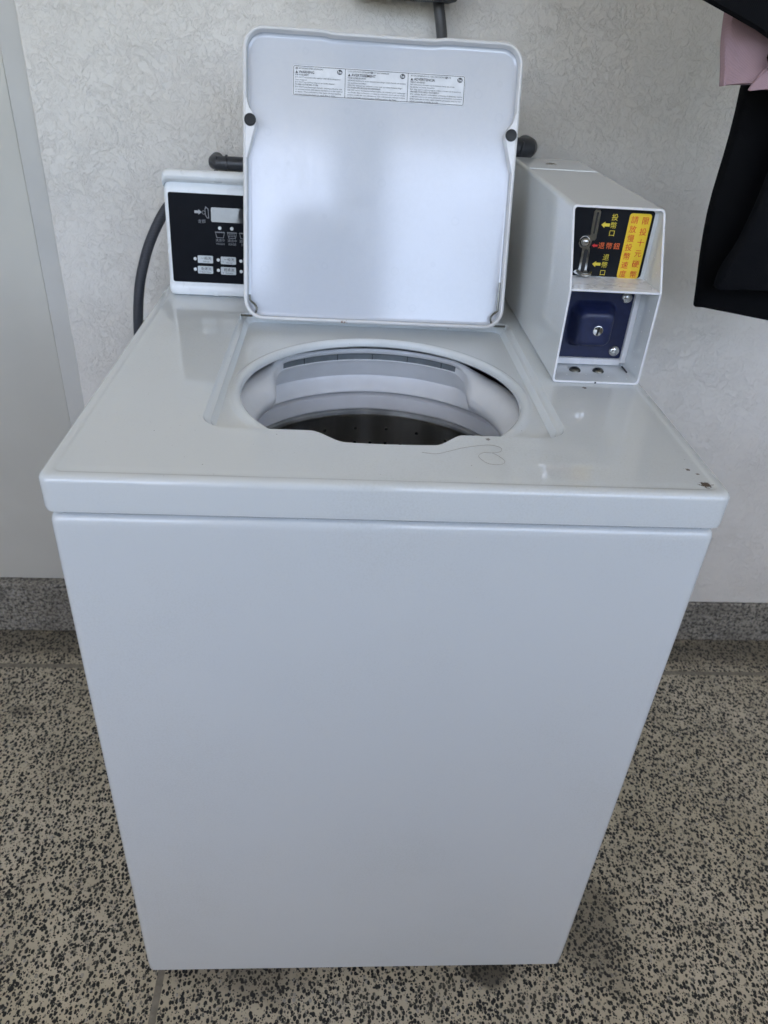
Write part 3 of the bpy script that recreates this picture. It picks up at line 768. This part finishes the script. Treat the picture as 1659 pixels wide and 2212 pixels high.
b = MB(); b.poly(rrect(.2995, .5 * (1.0345 + 1.1110), .0135, .5 * (1.1110 - 1.0345), .0035, 5), PF, 'yellow', .0012, .0004)
for k, ch in enumerate('請放慢投幣速度'): b.text(ch, PF, .2929, 1.1030 - k * .01062, .0092, 'red_ink', .0016)
for k, ch in enumerate('限投十元硬幣'): b.text(ch, PF, .3062, 1.1026 - k * .01268, .0092, 'red_ink', .0016)
b.build('yellow_sticker', cb, smooth=0, recalc=False)
# chrome slot, button, return cup
b = MB()
def capsule(x, z0, z1, w): return rrect(x, (z0 + z1) / 2, w, (z1 - z0) / 2, w * .98, 6)
outl = [(.2425, 1.0835), (.2418, 1.111), (.2432, 1.1128), (.2485, 1.1128), (.2500, 1.111), (.2505, 1.0800), (.2490, 1.0780), (.2462, 1.0778), (.2455, 1.0735), (.2440, 1.0700), (.2455, 1.0675), (.2465, 1.0420), (.2490, 1.0405), (.2505, 1.0385), (.2490, 1.0368), (.2440, 1.0358), (.2380, 1.0358), (.2330, 1.0375), (.2302, 1.0395), (.2318, 1.0418), (.2352, 1.0425), (.2362, 1.0440), (.2360, 1.0680), (.2325, 1.0695), (.2302, 1.0735), (.2305, 1.0785), (.2335, 1.0822), (.2375, 1.0830)]
b.poly(outl, PF, 'chrome', .0018, .0014)
b.poly(capsule(.2465, 1.0855, 1.1105, .0011), PF, 'dark', .0021)
b.poly(capsule(.2412, 1.0400, 1.0670, .0024), PF, 'dark', .0021)
b.build('coin_slot', cb, smooth=0)
b = MB(); b.lathe([(.0062, 0), (.0060, .0020), (.0050, .0040), (.0030, .0054), (0, .0058)], (.2372, .3250, 1.0762), 'steel', 24, (0, -1, 0)); b.build('return_button', cb)
b = MB(); b.tube([(.2365, .3225, 1.0400), (.2400, .3175, 1.0382), (.2445, .3165, 1.0378), (.2490, .3185, 1.0388), (.2510, .3225, 1.0402)], .0022, 'steel', 10, True, 4); b.build('coin_cup', cb)
# blue vault door
BF = (V((0, .3264, 0)), V((1, 0, 0)), V((0, 0, 1)), V((0, -1, 0)))
b = MB(); b.poly(rrect(.5 * (.2158 + .3146), .5 * (.9300 + 1.0316), .5 * (.3146 - .2158), .5 * (1.0316 - .9300), .003, 4), BF, 'blue', .001, .0009)
cxb, czb = .2655, .9755
def bsl(h, r, y): return [(x, y, z) for x, z in rrect(cxb, czb, h, h, r, 8)]
b.loft([bsl(.0300, .012, .3253), bsl(.0288, .012, .3245), bsl(.0275, .012, .3225), bsl(.0262, .012, .319), bsl(.0235, .011, .309), bsl(.0218, .010, .3035), bsl(.0195, .009, .3012), bsl(.016, .008, .3003), bsl(.008, .004, .3000)], 'blue', True, False, True)
vd = b.build('coin_vault', cb, smooth=45)
b = MB(); b.lathe([(.0064, 0), (.0064, .0006), (.0056, .0011), (0, .0011)], (.2685, .3003, .9745), 'chrome', 24, (0, -1, 0))
b.box((-.0011, -.0003, -.0056), (.0011, .0003, .0056), 'dark', 0, 1, Matrix.Translation((.2685, .2989, .9745)) @ Matrix.Rotation(R(8), 4, 'Y')); b.build('key_lock', cb)
for x, z in ((.3050, 1.0105), (.3045, .9405)):
    b = MB(); b.lathe([(.0075, 0), (.0074, .0012), (.0062, .0034), (.0040, .0048), (0, .0054)], (x, .3256, z), 'chrome', 24, (0, -1, 0)); b.build('screw_head', cb)
for x in (.2505, .2815):
    b = MB(); b.lathe([(.0075, 0), (.0073, .0010), (.0060, .0030), (.0038, .0042), (0, .0047)], (x, .3036, ZT + TK), 'bolt_dark', 24); b.build('screw_head', cb)

# ================================================================== things around the machine
b = MB()
b.tube([(-.272, .83, 1.0745), (-.272, .79, 1.0745), (-.2705, .779, 1.0745), (-.264, .7725, 1.0745), (-.253, .771, 1.0745), (-.05, .771, 1.0745), (-.035, .773, 1.0745), (-.03, .782, 1.0745), (-.03, .83, 1.0745)], .0115, 'pvc', 18)
b.tube([(-.252, .771, 1.0745), (-.2490, .771, 1.0745)], .0135, 'pvc', 18); b.tube([(-.2655, .7665, 1.0745), (-.2655, .764, 1.086)], .0012, 'pvc', 6)
tag(b.build('water_pipe', origin=(-.15, .8, 1.0745)), 'dark grey plastic pipe behind the control panel left of the lid', 'pipe')
b = MB()
b.tube([(.10, .83, 1.124), (.10, .785, 1.124), (.105, .77, 1.124), (.12, .768, 1.124), (.236, .768, 1.124)], .0130, 'pvc', 18)
b.tube([(.222, .768, 1.124), (.240, .768, 1.124), (.250, .772, 1.124), (.2545, .785, 1.124), (.2545, .83, 1.124)], .0165, 'pvc', 20)
b.tube([(.236, .752, 1.113), (.239, .750, 1.136)], .0018, 'pvc', 8); b.tube([(.222, .754, 1.113), (.242, .7515, 1.122)], .0015, 'pvc', 8)
tag(b.build('pipe_elbow', origin=(.18, .8, 1.124)), 'dark grey plastic pipe elbow entering the wall above the coin box', 'pipe')
b = MB()
b.tube([(-.28, .765, 1.045), (-.315, .745, 1.033), (-.343, .725, 1.012), (-.367, .712, .974), (-.386, .705, .930), (-.401, .70, .875), (-.4105, .70, .80), (-.413, .70, .70), (-.412, .71, .45), (-.405, .72, .2), (-.38, .735, .05), (-.34, .75, .012), (-.25, .76, .010)], .0085, 'hose', 14, True, 6)
tag(b.build('water_hose', origin=(-.4, .72, 0)), 'black braided hose arching down beside the control panel', 'hose')
EB = thing('electrical_box', 'dark grey electrical box at the top edge above the open lid', 'electrical box', (.027, .816, 1.318))
b = MB(); b.box((-.054, .742, 1.3175), (.108, .8160, 1.46), 'box', .006, 3); b.build('case', EB)
b = MB(); b.box((-.050, .734, 1.3215), (.104, .7415, 1.456), 'box', .003, 2); b.build('cover', EB)
b = MB()
b.tube([(.083, .785, 1.318), (.0845, .783, 1.310), (.089, .781, 1.29), (.0925, .782, 1.272), (.0955, .785, 1.24), (.098, .788, 1.18), (.10, .79, 1.0), (.10, .79, .6)], .0085, 'pvc2', 14, True, 5)
tag(b.build('power_cable', origin=(.1, .79, .6)), 'dark grey cable dropping from the electrical box behind the lid', 'cable')
b = MB()
hz = ZT + .0002
b.tube([(.0306, .0697, hz), (.045, .0675, hz), (.058, .0735, hz), (.0767, .0834, hz), (.101, .0905, hz), (.112, .088, hz), (.1154, .0825, hz), (.112, .076, hz), (.103, .0735, hz), (.095, .0734, hz), (.0885, .066, hz), (.0915, .056, hz), (.0985, .0493, hz), (.109, .0495, hz), (.1140, .056, hz), (.1100, .066, hz), (.1040, .0735, hz)], .00016, 'hair', 5, True, 6)
tag(b.build('hair_strand', origin=(.08, .07, ZT)), 'loose dark hair lying curled on the front of the worktop', 'hair')

# clothes on a rail ------------------------------------------------------
def garment(bb, rows, m, n=64, fold=.006, nf=5, ph=0., slant=0., wob=1.):
    """rows: (z, x0, x1, yc, half depth, hem drop to the right)"""
    loops = []
    for i, (z, x0, x1, yc, hd) in enumerate(rows):
        lp = []
        for k in range(n):
            a = 2 * PI * k / n; c, s = math.cos(a), math.sin(a)
            ex = abs(c) ** .55 * (1 if c > 0 else -1); ey = abs(s) ** .7 * (1 if s > 0 else -1)
            x = (x0 + x1) / 2 + (x1 - x0) / 2 * ex
            y = yc + hd * ey + fold * math.sin(nf * (x - x0) / .1 + ph + i * .25) * (1 if abs(s) > .2 else .3)
            x += wob * (.004 * math.sin(i * .55 + ph) + .003 * math.sin(i * .23 + 2 * ph)) * (1 if c < 0 else .5)
            lp.append((x, y, z + slant * (x - x0) + .003 * math.sin(3 * a + ph)))
        loops.append(lp)
    bb.loft(loops, m, True, True, True)
def interp_rows(keys, n=22):
    out = []
    for i in range(n + 1):
        u = i / n * (len(keys) - 1); k = min(int(u), len(keys) - 2); f = u - k
        out.append(tuple(a + (b_ - a) * f for a, b_ in zip(keys[k], keys[k + 1])))
    return out
ZR = 1.70
RL = thing('clothes_rail', 'horizontal metal rail holding the hanging clothes', 'clothes rail', (.9, .48, ZR))
b = MB(); b.tube([(.30, .47, ZR), (1.6, .47, ZR)], .011, 'steel', 14); b.build('bar', RL)
for x in (.36, 1.55):
    b = MB(); b.tube([(x, .47, ZR), (x, .8165, ZR)], .008, 'steel', 10); b.build('bracket', RL)
TR = thing('black_trousers', 'black trousers hanging against the wall at the right edge', 'trousers', (.56, .5, ZR))
b = MB(); garment(b, interp_rows([(1.62, .490, .70, .500, .020), (1.45, .468, .70, .500, .022), (1.24, .4605, .69, .502, .022), (1.10, .4665, .68, .505, .020), (.955, .4775, .66, .505, .018)]), 'black_cloth', fold=.004, ph=1.2, slant=-.13); b.build('leg', TR)
b = MB(); garment(b, interp_rows([(1.58, .50, .74, .456, .020), (1.30, .520, .74, .452, .020), (1.17, .506, .74, .450, .020), (1.05, .492, .74, .450, .018), (.998, .4790, .74, .450, .017)]), 'black_cloth2', fold=.003, ph=.3, slant=-.03); b.build('leg', TR)
b = MB(); garment(b, interp_rows([(1.67, .50, .74, .478, .03), (1.60, .50, .74, .478, .045)], 6), 'black_cloth', fold=.004); b.build('waistband', TR)
b = MB(); b.tube([(.62, .478, 1.655), (.62, .478, 1.69), (.62, .476, 1.716), (.62, .466, 1.719), (.62, .456, 1.708)], .002, 'steel', 8, True, 4); b.build('hook', TR)
PK = thing('pink_shirt', 'pink ribbed sweatshirt hem peeking out between black clothes', 'sweatshirt', (.5, .42, ZR))
b = MB(); garment(b, interp_rows([(1.60, .36, .74, .405, .016), (1.45, .352, .72, .404, .020), (1.31, .3715, .70, .402, .022), (1.28, .3785, .69, .402, .022), (1.2465, .389, .68, .402, .020)], 26), 'pink', fold=.004, ph=2., slant=.01, wob=.15)
b.build('body', PK)
b = MB(); garment(b, interp_rows([(1.275, .428, .68, .3775, .005), (1.262, .420, .68, .3770, .006), (1.2455, .4115, .68, .3770, .006)], 8), 'pink', fold=.002, ph=1., wob=.15); b.build('rib_hem', PK)
b = MB(); b.tube([(.52, .405, 1.60), (.52, .42, 1.66), (.52, .455, 1.70), (.52, .47, 1.717), (.52, .482, 1.708)], .002, 'steel', 8, True, 4); b.build('hook', PK)
BS = thing('black_shirt', 'black top draped in front of the pink sweatshirt at the upper right corner', 'shirt', (.45, .36, ZR))
b = MB()
def shirt_rows():
    out = []
    n = 30
    for k in range(n + 1):
        u = k / n; x = .265 + (.70 - .265) * u
        pts = [(.265, 1.338), (.317, 1.3255), (.356, 1.3140), (.391, 1.3040), (.415, 1.2950), (.423, 1.2900), (.4225, 1.2760)]
        out.append(x)
    return out
# hem outline (x, z): slanted lower edge then a hanging fold, built as one thick folded sheet
hem = [(.262, 1.3430), (.290, 1.3335), (.317, 1.3260), (.356, 1.3145), (.391, 1.3040), (.4100, 1.2965), (.4190, 1.2900), (.4205, 1.2830), (.4195, 1.2760), (.4240, 1.2700), (.4330, 1.2665), (.445, 1.2640), (.50, 1.258), (.60, 1.25), (.70, 1.25)]
topo = [(.262 + (.70 - .262) * k / (len(hem) - 1), 1.62) for k in range(len(hem))]
def sheet(off):
    rows = []
    for j in range(15):
        v = j / 14; row = []
        for (hx, hz_), (tx, tz) in zip(hem, topo):
            x = hx + (tx - hx) * v ** 1.3; z = hz_ + (tz - hz_) * v
            y = .352 + .012 * math.sin(x * 34 + v * 3) * (1 - .4 * v) + .004 * math.sin(x * 90 + v * 5) + off
            row.append((x, y, z))
        rows.append(row)
    return rows
f, k_ = sheet(-.006), sheet(.008)
b.loft(f, 'black_cloth2', False); b.loft(k_, 'black_cloth2', False)
b.loft([f[0], [tuple((a + c) / 2 + (0, 0, -.003)[i] for i, (a, c) in enumerate(zip(p, q))) for p, q in zip(f[0], k_[0])], k_[0]], 'black_cloth2', False)
b.loft([f[-1], k_[-1]], 'black_cloth2', False)
b.loft([[r[0] for r in f], [r[0] for r in k_]], 'black_cloth2', False); b.loft([[r[-1] for r in f], [r[-1] for r in k_]], 'black_cloth2', False)
b.build('fabric', BS)
b = MB(); b.tube([(.48, .352, 1.60), (.48, .38, 1.66), (.48, .44, 1.705), (.48, .468, 1.717), (.48, .482, 1.708)], .002, 'steel', 8, True, 4); b.build('hook', BS)

# ================================================================== the photographer, seen only as a soft reflection in the enamel
def skin_mesh(name, parent, joints, bones, mat, sub=2):
    """joints: name -> (x, y, z, radius x, radius y); bones: pairs; first joint is the root"""
    base = root_loc(parent); names = list(joints)
    me = bpy.data.meshes.new(name)
    me.from_pydata([tuple(V(joints[n][:3]) - base) for n in names], [(names.index(a), names.index(c)) for a, c in bones], [])
    o = bpy.data.objects.new(name, me); COL.objects.link(o); o.parent = parent
    sk = o.modifiers.new('skin', 'SKIN'); sk.use_smooth_shade = True
    lay = me.skin_vertices[0].data if me.skin_vertices else None
    if lay is None:
        bm = bmesh.new(); bm.from_mesh(me); bm.verts.layers.skin.verify(); bm.to_mesh(me); bm.free(); lay = me.skin_vertices[0].data
    for k, n in enumerate(names):
        j = joints[n]; lay[k].radius = (j[3], j[4] if len(j) > 4 else j[3]); lay[k].use_root = (k == 0)
    ss = o.modifiers.new('smooth', 'SUBSURF'); ss.levels = sub; ss.render_levels = sub
    me.materials.append(mat); return o
M['skin'] = plain('skin', (.42, .26, .18), .5)
M['shirt'] = cloth('charcoal_shirt', (.045, .048, .055)); M['jeans'] = cloth('dark_jeans', (.022, .027, .04)); M['hairm'] = plain('black_hair', (.012, .010, .009), .5)
px, py = -.16, -.87
PE = thing('person', 'standing person in dark shirt and jeans holding up a phone, mirrored softly in the lid', 'person', (px, py, 0))
jo = {'pelvis': (px, py, .93, .11, .09), 'belly': (px, py, 1.08, .12, .085), 'chest': (px, py, 1.28, .13, .09), 'neckbase': (px, py, 1.43, .06, .055), 'neck': (px, py + .015, 1.49, .045), 'head': (px, py + .03, 1.58, .068, .08), 'crown': (px, py + .03, 1.66, .06, .075)}
bo = [('pelvis', 'belly'), ('belly', 'chest'), ('chest', 'neckbase'), ('neckbase', 'neck'), ('neck', 'head'), ('head', 'crown')]
for sgn, t in ((-1, 'a'), (1, 'b')):
    hx = -.058 + sgn * .075
    jo.update({'sh' + t: (px + sgn * .17, py, 1.40, .052), 'el' + t: (px + sgn * .185, py + .03, 1.13, .04), 'wr' + t: (hx, -.69, 1.245, .026), 'pa' + t: (hx - sgn * .006, -.645, 1.262, .030, .016)})
    bo += [('chest', 'sh' + t), ('sh' + t, 'el' + t), ('el' + t, 'wr' + t), ('wr' + t, 'pa' + t)]
    for f, (dz, ln) in enumerate(((.028, .030), (.010, .034), (-.008, .032), (-.024, .026))):
        n1, n2 = 'f%d' % f + t, 'g%d' % f + t
        jo.update({n1: (hx - sgn * .004, -.632, 1.264 + dz, .008), n2: (hx - sgn * (.004 + ln * .55), -.622, 1.264 + dz, .007)})
        bo += [('pa' + t, n1), (n1, n2)]
    jo.update({'th' + t: (hx - sgn * .022, -.652, 1.238, .009), 'tt' + t: (hx - sgn * .038, -.648, 1.262, .008)})
    bo += [('pa' + t, 'th' + t), ('th' + t, 'tt' + t)]
    jo.update({'hip' + t: (px + sgn * .10, py, .88, .09), 'kn' + t: (px + sgn * .12, py + .02, .48, .058), 'an' + t: (px + sgn * .13, py - .02, .09, .038), 'toe' + t: (px + sgn * .15, py + .14, .035, .036, .03)})
    bo += [('pelvis', 'hip' + t), ('hip' + t, 'kn' + t), ('kn' + t, 'an' + t), ('an' + t, 'toe' + t)]
skin_mesh('body', PE, jo, bo, M['skin'])
def grow(keys, g): return {k: (*jo[k][:3], jo[k][3] + g, (jo[k][4] if len(jo[k]) > 4 else jo[k][3]) + g) for k in keys}
sk = grow(['pelvis', 'belly', 'chest', 'neckbase', 'sha', 'ela', 'shb', 'elb'], .016)
skin_mesh('shirt', PE, sk, [('pelvis', 'belly'), ('belly', 'chest'), ('chest', 'neckbase'), ('chest', 'sha'), ('sha', 'ela'), ('chest', 'shb'), ('shb', 'elb')], M['shirt'])
tk = grow(['pelvis', 'hipa', 'kna', 'ana', 'hipb', 'knb', 'anb'], .014)
skin_mesh('trousers', PE, tk, [('pelvis', 'hipa'), ('hipa', 'kna'), ('kna', 'ana'), ('pelvis', 'hipb'), ('hipb', 'knb'), ('knb', 'anb')], M['jeans'])
b = MB(); b.lathe([(.10, -.25), (.135, -.22), (.14, -.15), (.128, -.06), (.120, .0), (.112, .03), (.094, .065), (.058, .09), (0, .10)], (px, py - .035, 1.62), 'hairm', 24); b.build('hair', PE)
b = MB()
ph = M4.to_3x3() @ V((0, 0, 1))          # back along the view
q = V((-.05827, -.60092, 1.27630)) + ph * .018
b.box((-.036, -.092, 0), (.036, .055, .008), 'rubber', .003, 2, Matrix.Translation(q) @ M4.to_3x3().to_4x4())
tag(b.build('phone', origin=tuple(q)), 'slim dark phone held up by the standing person', 'phone')
